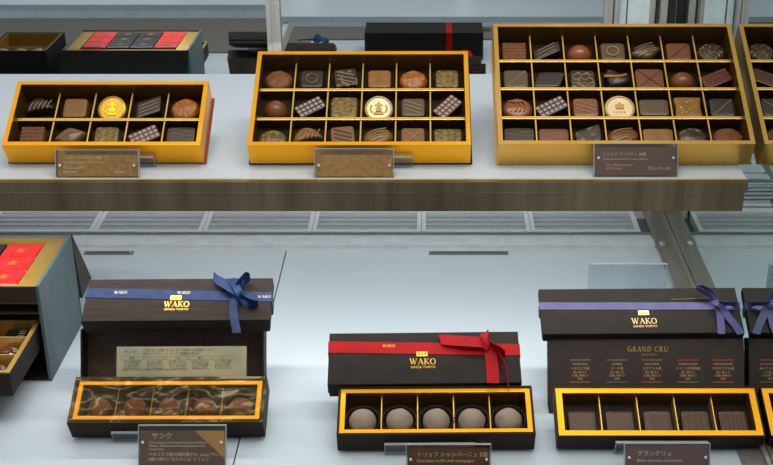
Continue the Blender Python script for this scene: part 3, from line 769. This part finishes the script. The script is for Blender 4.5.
yL = on_face(MRW, 330, 347.3, hr)[1]; yR = on_face(MRW, 517, 350, hr)[1]
rwid = abs(on_face(MRW, 340, 341.5, hr)[1]-on_face(MRW, 340, 352.8, hr)[1])
rr = ribbon_wrap(rb, wr, dr, hr, yL, yR, rwid, rib_red)
mm = MB(); x, y = on_face(MRW, 389, 346.3, hr); roman(mm, 'WAKO', .0034, x, y, hr+.0008)
x, y = on_face(MRW, 333, 347.6, hr); pass; x, y = on_face(MRW, 512, 350, hr); mm.build('ribbon_lettering', gold_ink, rr)
logo(MRW, rb, hr, 423, 361.5, 27, gold_ink, 354.5)
bw = thing('x', '', '') if 0 else None
kn = MB(); x, y = on_face(MRW, 488, 341, hr)
bow = bow_piece('bow_loop', MRW, hr, [(440, 339.5, .003, 2.5, 8, 0), (453, 340.5, .005, 1, 8, 0), (470, 341.5, .007, 0, 9, 0), (487, 342.5, .007, 0, 7, 0)], .0130, rib_red, rr)
bow_piece('bow_loop', MRW, hr, [(440, 340, .0015, 2, 8, 0), (453, 343, .0025, 1, 8, 0), (470, 345, .003, 0, 8, 0), (487, 344, .004, 0, 6, 0)], .0110, rib_red, rr)
bow_piece('bow_loop', MRW, hr, [(487, 340, .007, 3, 4, 2), (492, 345, .011, 6, 5, 3), (500, 349, .010, 3, 6, 4), (505, 354, .004, 4, 4, 3), (497, 352, .003, 3, 5, 1), (489, 345, .004, 3, 4, 0)], .0085, rib_red, rr)
bow_piece('bow_knot', MRW, hr, [(484, 349, .006, 5, 3, 0), (486, 342, .010, 6, 2, 0), (484, 335, .011, 6, 1, 0), (488, 331, .009, 6, 1, 2)], .0080, rib_red, rr)
bow_piece('ribbon_tail', MRW, hr, [(489, 345, .0045, 8, 0, 0), (491, 356, .0025, 8, -.5, 0), (492.5, 370, .0015, 8, -.3, 0), (493, 383, .0012, 8, .3, 0)], .0125, rib_red, rr)
bow_piece('ribbon_tail', MRW, hr, [(491, 343, .007, 3, -3, 4), (500, 356, .006, 4, -3, 4), (506, 370, .006, 3, -1, 6), (508.5, 389, .004, 2, 0, 8)], .0085, rib_red, rr)
acrylic_riser('clear acrylic riser hidden behind the red ribbon box', -.07, .06, 1.142, 1.160, .0480)

# --- navy ribbon set
MBt = TM(-.264, 1.0685, .0030, .3, 26)
tb, cxs, off = tray_box('film-covered dark tray of five cocoa truffles, before the navy ribbon box', MBt, .1950, .0545, .0275, .0042, .0044, dvm=mat('faint_gold_divider', (130, 100, 50), .4, .5))
for i, x in enumerate(cxs):
    truffle(f'{["cocoa dusted truffle under clear film, leftmost", "cocoa dusted truffle under clear film, second from left", "cocoa dusted truffle under clear film, middle one", "cocoa dusted truffle under clear film, fourth from left", "cocoa dusted truffle under clear film, rightmost"][i]} in the tray', MBt, x, off+.0155, .003, .0116, dust_b, False, 'cocoa truffles in the navy ribbon set', i+9)
m = MB(); nx, ny = 80, 20; g = []
for j in range(ny+1):
    for i in range(nx+1):
        x = -.0975+.195*i/nx; y = .0002+.054*j/ny
        e = min(1, min(i, nx-i)/6, min(j, ny-j)/3)
        z = .0280+e*(noise.noise(Vector((x*38, y*90, 2)))*.0016-.0008)
        g.append(m.bm.verts.new((x, y, z)))
for j in range(ny):
    for i in range(nx): m.bm.faces.new((g[j*(nx+1)+i], g[j*(nx+1)+i+1], g[(j+1)*(nx+1)+i+1], g[(j+1)*(nx+1)+i]))
tag(m.build('clear_film', film, tb, True), 'crinkled clear film over the tray')
easel('clear acrylic easel lip before the film-covered tray', MBt, *lipx(MBt, 113, 205), .045, .026, .0145)
MBW = TM(-.265, 1.156, .0745, 1.0, 24)
wb, hb, db = .1955, .0215, .0565
bb = wrapped_box('closed dark box tied with a navy bow, resting on the open lid', MBW, wb, db, hb, dkcard, None, 0, 0)
yL = on_face(MBW, 88, 293, hb)[1]; yR = on_face(MBW, 271, 297.2, hb)[1]
rwid = abs(on_face(MBW, 110, 288, hb)[1]-on_face(MBW, 110, 297.3, hb)[1])
br = ribbon_wrap(bb, wb, db, hb, yL, yR, rwid, rib_blue)
for (u, v) in ((121, 292.8), (184, 293), (264.5, 297)):
    x, y = on_face(MBW, u, v, hb); roman(MB(), 'WAKO', .0036, x, y, hb+.0008).build('ribbon_lettering', pale_ink, br)
logo(MBW, bb, hb, 177, 304.2, 26, gold_ink, 298.3)
bow_piece('bow_loop', MBW, hb, [(213.5, 276, .004, -.3, 5, 0), (217.5, 280, .006, -1, 6, 0), (227, 285, .008, -2.5, 6, 0), (238, 291.5, .008, -3, 5, 0)], .0125, rib_blue, br)
x, y = on_face(MBW, 223.5, 282.5, hb)
bow_piece('bow_loop', MBW, hb, [(236, 287, .008, 3, 3, 2), (240, 281, .012, 3, 4, 5), (246, 275, .012, 4, 5, 6), (250, 277, .008, 4, 4, 5), (245, 282, .006, 4, 4, 3), (238, 288, .006, 3, 3, 0)], .0095, rib_blue, br)
bow_piece('bow_loop', MBW, hb, [(237, 290, .008, 3, -4, 0), (243, 297, .011, 3, -5, 3), (252, 302, .011, 2, -5, 6), (258, 303, .006, 1, -4, 6), (252, 307, .004, 2, -4, 3), (243, 300, .004, 3, -4, 0), (237, 292, .005, 3, -4, 0)], .0085, rib_blue, br)
bow_piece('bow_knot', MBW, hb, [(231, 279, .008, -5, 2, 0), (235, 285, .011, -6, 3, 0), (239, 292, .012, -5, 4, 0), (241, 298, .008, -5, 4, 0)], .0085, rib_blue, br)
bow_piece('ribbon_tail', MBW, hb, [(237, 296, .004, 5, 1, 0), (233.5, 306, .003, 5, 1, 0), (234, 318, .003, 5, 0, 0), (236, 328, .0025, 4, 0, 0), (236.5, 333, .0022, 1.2, 0, 0)], .0090, rib_blue, br)
# open lid standing behind the tray, its inside towards the viewer
ML = TM(-.2730, 1.127, .0006, .4, 66)
lid = thing('open_box_lid', 'open dark box lid standing inside-out between tray and navy ribbon box', 'box lid', ML)
lw, lh = .194, .083
MB().box(-lw/2, lw/2, 0, lh, -.030, -.0285).build('back_panel', brown_in, lid)
m = MB(); m.frame(-lw/2, lw/2, 0, lh, .0016, -.0284, -.006); m.build('side_wall', dkcard, lid)
m = MB()
for i in range(7): m.tube([(-lw/2+.016+i*.004, .033, -.0283), (-lw/2+.008+i*.004, .044, -.0283)], .0006, 6)
m.build('embossed_lines', mat('embossed_brown', (96, 76, 58), .5), lid)
# leaflet leaning in the lid
a = at(115, 346, y=1.1165); b_ = at(245, 347, y=1.1165)
lfw = .134
MF = TM((at(114, 358, y=1.117).x+at(245, 358, y=1.117).x)/2, 1.1105, .030, .5, 62)
yy0 = on_face(MF, 180, 372, 0)[1]; yy1 = on_face(MF, 180, 346.5, 0)[1]
lf = thing('leaflet', 'cream printed leaflet in clear sleeve inside the open lid', 'leaflet', MF)
MB().box(-lfw/2, lfw/2, yy0-.012, yy1, -.0006, 0).build('paper', leaf, lf)
tag(MB().box(-lfw/2-.0012, lfw/2+.0012, yy0-.0125, yy1+.0008, .0001, .0004).build('clear_sleeve', acry, lf), 'clear plastic sleeve')
L = [('サンク', .0048, -.060, yy1-.0068, 'LEFT'), ('大切な方への贈りものに 五つの味わいをお届けします。', .0030, -.040, yy1-.0048, 'LEFT'), ('和光のチョコレート サンク 五種詰め合わせ', .0030, -.040, yy1-.0083, 'LEFT')]
for i, n in enumerate(('抹茶', 'トリュフショコラ', '紅茶', '柚子', 'カシス')):
    xc = -.051+i*.0235
    L.append((n, .0026, xc, yy1-.0128, 'CENTER'))
    for q in range(4): L.append((['甘さと苦味の調和', 'まろやかな風味', '香り豊かな味わい', 'なめらかな口どけ'][(q+i) % 4], .0022, xc, yy1-.0162-q*.0024, 'CENTER'))
L.append(('※本品はアルコールを含みます。お早めにお召し上がりください。', .0024, -.062, yy0+.0016, 'LEFT'))
lettering('printed_text', L, .00005, ink, lf)
m = MB()
for i in range(5): m.frame(-.0625+i*.0235, -.0395+i*.0235-.0005, yy1-.0138, yy1-.0098, .0002, .00002, .0001)
m.build('table_rules', ink, lf)
acrylic_riser('clear acrylic riser hidden behind the navy ribbon box', -.33, -.20, 1.186, 1.212, .0835)

# --- lilac ribbon (grand cru) set
MG = TM(.2280, 1.0475, .0030, .0, 23.5)
tg, cxs, off = tray_box('open dark tray of five dark square chocolates, before the lettered panel', MG, .2045, .0600, .0225, .0012, .0062)
for i, x in enumerate(cxs):
    kind = ['sq_dark_big2', 'sq_dark_big2', 'sq_dark_ridge', 'sq_dark_ridge', 'sq_dark_ridge'][i]
    W = MG@Matrix.Translation((x, off+.0145, .0033))
    nm = ['plain dark square chocolate, leftmost', 'plain dark square chocolate, second from left', 'dark ridged square chocolate, middle one', 'dark ridged square chocolate, fourth from left', 'dark ridged square chocolate, rightmost'][i]
    o = thing('chocolate', nm+' before the lettered panel', 'chocolate', W, 'dark squares in the lilac ribbon set')
    gm_ = choc_mat('bitter', (84, 60, 48), (96, 70, 56), .4, .2)
    MB().puck(rsq(.0272, .0272, 14), .0100, .0010).build('body', gm_, o, True)
    m = MB()
    if i < 2: m.frame(-.0125, .0125, -.0125, .0125, .0006, .0099, .0104)
    else:
        for q in range([0, 0, 3, 4, 6][i]):
            n = [0, 0, 3, 4, 6][i]; x0 = -.0125+q*.025/n; m.box(x0, x0+.025/n*.6, -.0118, .0118, .0098, .0108)
    m.build('moulded_relief', gm_, o)
easel('clear acrylic easel lip before the tray of dark squares', MG, *lipx(MG, 615, 706), .05, .026, .0170)
# lettered panel
MP = TM(.2277, 1.1165, .0006, .3, 62)
pw = .2060
pn = thing('lettered_box_lid', 'brown lid panel with gold title and five text columns behind the dark squares', 'box lid', MP)
ph = .0785
MB().box(-pw/2, pw/2, 0, ph, -.0180, -.0015, .0006).build('lid', dkcard2, pn)
MB().box(-pw/2+.0008, pw/2-.0008, .0008, ph-.0008, -.0014, 0).build('face', panelc, pn)
def pp(u, v): return on_face(MP, u, v, 0)
x, y = pp(648, 349.0); hg = abs(pp(648, 346.3)[1]-pp(648, 351.8)[1])
roman(MB(), 'GRAND CRU', hg*.92, x, y, .0001, italic=.12, cols=1.16).build('gold_title', gold_ink, pn)
cols_ = [(580, 'ベネズエラ産', 'VENEZUELA', (130, 150, 120), (190, 120, 60), '72%'), (617, 'ガーナ産', 'GHANA', (130, 140, 110), (110, 130, 110), '68%'), (652, 'エクアドル産', 'EQUATEUR', (150, 130, 100), (196, 92, 50), '65%'),
         (688, 'ドミニカ共和国産', 'DOMINICAINE', (196, 84, 44), (130, 140, 100), '64%'), (723, 'マダガスカル産', 'MADAGASCAR', (200, 90, 50), (190, 110, 60), '64%')]
L = [('グラン クリュ', .0026, x+.001, pp(650, 355.6)[1], 'CENTER')]
for u, jp, fr_, c1, c2, pc in cols_:
    x, y = pp(u, 363.8); L.append((fr_, .0030, x, y-.0012, 'CENTER'))
    y = pp(u, 368.2)[1]; L.append((jp, .0033, x, y-.0014, 'CENTER'))
    y = pp(u, 372)[1]; L.append(('深い香りと', .0030, x, y-.0014, 'CENTER'))
    y = pp(u, 375.2)[1]; L.append(('力強い味わい', .0030, x, y-.0014, 'CENTER'))
    y = pp(u, 378.3)[1]; L.append((pc, .0032, x, y-.0014, 'CENTER'))
lettering('printed_text', L, .0001, mat('pale_amber_ink', (206, 170, 120), .5), pn)
for u, jp, fr_, c1, c2, pc in cols_:
    for v, c in ((360, c1), (382, c2)):
        x, y = pp(u, v); k = 'rule_%d_%d_%d' % c
        MB().box(x-.0108, x+.0108, y-.0004, y+.0004, .0001, .0003).build('rule_line', mat(k, c, .5), pn)
MGW = TM(.2235, 1.1540, .0660, 1.0, 25)
wg, hg_, dg_ = .2120, .0135, .0600
gb = wrapped_box('closed dark box tied with a lilac bow, resting on the lettered panel', MGW, wg, dg_, hg_, dkcard2, None, 0, 0)
yL = on_face(MGW, 541, 306.3, hg_)[1]; yR = on_face(MGW, 742, 306.3, hg_)[1]
rwid = abs(on_face(MGW, 640, 302.5, hg_)[1]-on_face(MGW, 640, 309.8, hg_)[1])
gr = ribbon_wrap(gb, wg, dg_, hg_, yL, yR, rwid, rib_lil)
logo(MGW, gb, hg_, 644.5, 321, 26, mat('pale_gold_ink', (200, 164, 110), .35, .4), 313.3)
bow_piece('bow_loop', MGW, hg_, [(716, 302, .006, 3, 2, 0), (709, 295, .008, 3, -3, 2), (700, 290, .011, 2, -5, 3), (696, 288.5, .009, -2, -3, 5), (702, 287, .012, 1, -4, 4), (711, 291, .012, 3, -5, 2), (716, 299, .007, 4, 0, 0)], .0068, rib_lil, gr)
bow_piece('bow_knot', MGW, hg_, [(713, 301, .008, 4, -2, 0), (718, 304, .010, 4, -3, 0), (723, 307, .007, 3, -3, 0)], .0075, rib_lil, gr)
bow_piece('bow_loop', MGW, hg_, [(718, 303, .008, 0, -3, 2), (724, 303.5, .010, 0, -3, 3), (733, 304, .006, 0, -3, 2), (740, 306, .0015, 0, -3, 0)], .0075, rib_lil, gr)
bow_piece('ribbon_tail', MGW, hg_, [(718, 306, .006, 5, 0, 0), (720, 315, .004, 5, 0, 0), (721, 325, .003, 5, 0, 0), (721.5, 334, .003, 5, 0, 0)], .0078, rib_lil, gr)
bow_piece('ribbon_tail', MGW, hg_, [(721, 306, .007, 4, -2, 0), (727, 315, .004, 4, -1.5, 0), (735, 325, .003, 4, -2, 0), (741, 334, .002, 5, -1, 0)], .0082, rib_lil, gr)
bow_piece('thread', MGW, hg_, [(671, 299.5, .0012, 0, -1, 0), (690, 298.7, .0012, 0, -1, 0), (713, 298, .0015, 0, -1, 0)], .0004, mat('thread_brown', (120, 104, 84), .5), gr)
acrylic_riser('clear acrylic riser hidden behind the lilac ribbon box', .17, .29, 1.187, 1.211, .0755)
# clear acrylic stand visible behind
zt = .085
yb = 1.30
a = at(589, 264, y=yb); b_ = at(667, 264, y=yb)
st = thing('acrylic_stand', 'empty clear acrylic stand showing behind the lilac ribbon box', 'stand', TM((a.x+b_.x)/2, yb, 0))
hw = (b_.x-a.x)/2; ht = a.z
MB().box(-hw, hw, -.001, .001, .0003, ht).build('upright_plate', acry, st)
m = MB(); m.box(-hw, hw, -.0012, .0012, ht, ht+.0012); m.box(-hw-.0006, -hw, -.0012, .0012, .0003, ht+.0012); m.box(hw, hw+.0006, -.0012, .0012, .0003, ht+.0012)
m.build('polished_edge', acry_edge, st)
MB().box(hw-.002, hw, -.05, -.0013, .0003, ht).build('side_plate', acry, st)
MB().box(-hw, hw-.0021, -.05, -.0013, .0003, .0023).build('foot_plate', acry, st)

# ================================================== TEAL DRAWER BOX (left)
x1 = -.414; x0 = x1-.218; yf, yb2, zt = 1.182, 1.316, .116
tbx = thing('drawer_gift_box', 'slate teal chocolate chest with open drawer and red and black wrapped chocolates', 'gift box', TM((x0+x1)/2, yf, .0003, 0, 0))
W2 = .109; D = .134
m = MB(); m.box(W2-.0035, W2, 0, D, 0, zt, .0004); m.box(-W2, -W2+.0035, 0, D, 0, zt, .0004); m.box(-W2, W2, D-.0025, D-.0001, 0, zt-.0005)
m.build('outer_shell', teal, tbx)
m = MB(); m.box(-W2+.0036, W2-.0036, .001, D-.0026, .0, .002); m.box(-W2+.0036, W2-.0036, .001, D-.0026, .082, .084)
m.box(-W2+.0036, W2-.0036, .0, .002, .0955, zt-.0008)
m.build('inner_frame', mat('dark_brown_card', (40, 31, 27), .5), tbx)
# gold liner of the top tray
m = MB(); m.box(-W2+.0037, W2-.0037, .0022, D-.0027, zt-.022, zt-.012)
gx0, gx1 = -W2+.0037, W2-.0037
wx = .0215
m.box(gx0, gx0+wx, .0022, D-.0027, zt-.012, zt-.003); m.box(gx1-wx, gx1, .0022, D-.0027, zt-.012, zt-.003)
m.box(gx0+wx, gx1-wx, .0022, .010, zt-.012, zt-.003); m.box(gx0+wx, gx1-wx, D-.014, D-.0027, zt-.012, zt-.003)
m.build('gold_liner', gold_liner, tbx)
# hinge lid hanging down behind
h0 = Vector((0, D+.001, zt)); h1 = Vector((0, .190, .032))
dr_ = (h1-h0); Ln = dr_.length; dn_ = dr_.normalized(); nn_ = Vector((0, dn_.z, -dn_.y))
m = MB(); V = m.bm.verts.new
pts = [h0, h0+dn_*Ln, h0+dn_*Ln-Vector((0, .045, .004)), h0+Vector((0, .0006, -.02))]
vs = [V((xx, q.y, q.z)) for xx in (-W2, W2) for q in pts]
for f in ((0, 1, 2, 3), (7, 6, 5, 4), (0, 4, 5, 1), (1, 5, 6, 2), (2, 6, 7, 3), (3, 7, 4, 0)): m.bm.faces.new([vs[i] for i in f])
m.build('hanging_lid', tealdk, tbx)
# drawer
dw = .098; dzb, dzt = .040, .068
dx = .003
m = MB(); m.box(dx-dw, dx+dw, -.096, .0, dzb, dzb+.002)
m.box(dx+dw-.003, dx+dw, -.096, .10, dzb+.002, dzt-.0012); m.box(dx-dw, dx-dw+.003, -.096, .10, dzb+.002, dzt-.0012); m.box(dx-dw+.003, dx+dw-.003, -.096, -.093, dzb+.002, dzt-.0012)
drw = m.build('drawer', dkside, tbx)
m = MB(); m.frame(dx-dw, dx+dw, -.096, .10, .0045, dzt-.0012, dzt); m.build('gold_edge', gold_liner, drw)
m = MB(); m.box(dx-dw+.003, dx+dw-.003, -.093, .09, dzb+.002, dzb+.006)
for q in (-.055, -.018, .02): m.box(dx-dw+.0045, dx+dw-.0045, q-.001, q+.001, dzb+.006, dzt-.003)
m.build('gold_drawer_liner', gold_liner, drw)
m = MB()
for q in range(4): m.box(dx+dw-.016, dx+dw-.010, .0-q*.010-.002, .0-q*.010+.0008, dzt-.0068, dzt-.006)
# silver wrapped pieces in the drawer
MD = TM((x0+x1)/2, yf, .0003)
foil_s = mat('silver_clear_wrapper', (190, 184, 180), .2, .7, (90, 50, 40), 90, bump=1., bscale=160, lo=.45, hi=.55)
DR = [(-.0745, 'front'), (-.0365, 'middle'), (.001, 'rear')]
for j, (yy, rn) in enumerate(DR):
    for i in range(5):
        xx = dx+dw-.024-i*.036
        lbl = {0: 'nearest the right edge', 1: 'second from the right edge'}.get(i)
        if i > 1: continue
        if j == 2:
            o = thing('wrapped_sachet', f'small dark sachet in the drawer, rear row, {lbl}', 'sachet', MD@Matrix.Translation((xx, yy, dzb+.0062)), 'pieces in the open drawer')
            MB().box(-.012, .012, -.013, .012, 0, .012, .002).build('sachet', blk_t, o); 
            m2 = MB(); [m2.box(.003, .010, -.010+q*.005, -.0085+q*.005, .0121, .0124) for q in range(4)]; m2.build('white_print', cm['white'], o)
        else:
            o = thing('wrapped_candy', f'crinkled clear-wrapped chocolate in drawer, {rn} row, {lbl}', 'chocolate', MD@Matrix.Translation((xx, yy, dzb+.0062)), 'pieces in the open drawer')
            m2 = MB().puck(ell(.0145, .013, 30), .012, .006, .0012, i+j*3); m2.build('wrapper', foil_s, o, True)
            m2 = MB().puck(ell(.008, .007, 24), .006, .002, .0004, i); [setattr(v, 'co', v.co+Vector((0, 0, .0085))) for v in m2.bm.verts]; m2.build('chocolate', cm['redbrown'], o, True)
# red and black wrapped squares
colx = [gx1-wx-.0205-.0412*i for i in range(4)]
rowy = [.0265, .0603, .0941]
proto = {}
RN = ['front', 'middle', 'back']; CN = ['right-hand', 'inner right', 'inner left', 'left-hand']
def crest_mesh():
    m = MB(); m.box(-.005, .005, -.005, -.003, .0, .0003); m.box(-.0012, .0012, -.003, .005, .0, .0003); m.box(-.004, .004, .0, .0015, 0, .00031)
    for q in (-1, 1): m.bar(q*.0025, -.003, q*.006, .0025, .001, 0, .0003)
    return m
for i in range(4):
    for j in range(3):
        red = i in (0, 3); cn = 'red' if red else 'black'
        Mx = MD@Matrix.Translation((colx[i], rowy[j], zt-.0119))
        lb = f'{cn} wrapped square, {RN[j]} row, {CN[i]} column in the teal chest'
        if cn not in proto:
            o = thing('wrapped_chocolate', lb, 'wrapped chocolate', Mx, 'red and black wrapped squares in the teal chest')
            MB().box(-.0198, .0198, -.0162, .0162, 0, .0105, .0012).build('wrapper', red_t if red else blk_t, o)
            MB().box(-.0196, .0196, -.0166, -.0163, .001, .0095).build('folded_edge', kraft, o)
            q = crest_mesh(); c_ = q.build('gold_crest', mat('dull_gold_print', (170, 90, 40), .5) if red else mat('dim_gold_ink', (150, 120, 70), .4, .4), o); c_.location = (0, 0, .0106)
            proto[cn] = o
        else:
            o = copy_tree(proto[cn], Mx); o['label'] = lb

MK = TM(-.012, .802, .0003)
kb = thing('ribbon_tied_box', 'black box with a red ribbon band, seen only reflected in the rear mirror', 'gift box', MK, 'closed ribbon-tied boxes')
MB().box(-.118, .118, 0, .105, 0, .055, .001).build('lid', dkcard2, kb)
m = MB(); m.box(.044, .056, -.0006, .1056, .0551, .0556); m.box(.044, .056, .1051, .1056, 0, .055); m.box(.044, .056, -.0006, -.0001, 0, .055); m.build('ribbon', rib_red, kb)
mx = TM(-.705, 1.215, .0003)
cb = thing('gold_tray_chest', 'dark chest with gold tray of pale truffles, seen only in the rear mirror', 'chocolate box', mx)
m = MB(); m.box(-.052, .052, 0, .120, 0, .090); m.frame(-.052, .052, 0, .120, .002, .0902, .120); m.build('chest_body', dkcard2, cb)
m = MB(); m.box(-.0498, .0498, .0022, .1178, .0903, .094); m.frame(-.0498, .0498, .0022, .1178, .003, .0942, .119); m.box(-.046, .046, .076, .078, .0942, .115); m.build('gold_liner', gold_liner, cb)
for i in range(3):
    truffle(['pale truffle in the gold tray chest, left one in the mirror', 'pale truffle in the gold tray chest, middle one in the mirror', 'pale truffle in the gold tray chest, right one in the mirror'][i], mx, -.030+i*.030, .096, .0942, .0125, mat('white_truffle', (200, 192, 184), .8), False, 'pale truffles in the gold tray chest', i+30)

# ------------------------------------------------------------------ lights
def area(name, loc, target, sx_, sy_, e, col):
    l = bpy.data.lights.new(name, 'AREA'); l.shape = 'RECTANGLE'; l.size = sx_; l.size_y = sy_; l.energy = e; l.color = col
    o = bpy.data.objects.new(name, l); C.objects.link(o); o.location = loc
    o.rotation_euler = (Vector(target)-Vector(loc)).to_track_quat('-Z', 'Y').to_euler()
    return o
area('shop_ceiling_light', (.2, .55, 2.0), (.1, 1.25, .1), 1.6, .8, 27, (1, .95, .88))
area('case_top_led_strip', (0, 1.15, .74), (0, 1.30, .2), 1.3, .03, 1.0, (1, .93, .82))
area('shelf_underside_fill', (-.1, 1.20, .209), (-.1, 1.30, .0), 1.0, .012, 1.9, (1, .97, .93))  # unseen fill added below the shelf to lift the lower floor
w = bpy.data.worlds.new('world'); bpy.context.scene.world = w; w.use_nodes = True
w.node_tree.nodes['Background'].inputs[0].default_value = (.66, .69, .73, 1); w.node_tree.nodes['Background'].inputs[1].default_value = .75
vs_ = bpy.context.scene.view_settings
vs_.view_transform = 'Standard'; vs_.look = 'None'; vs_.gamma = 1; vs_.exposure = -.13
vs_.use_curve_mapping = False
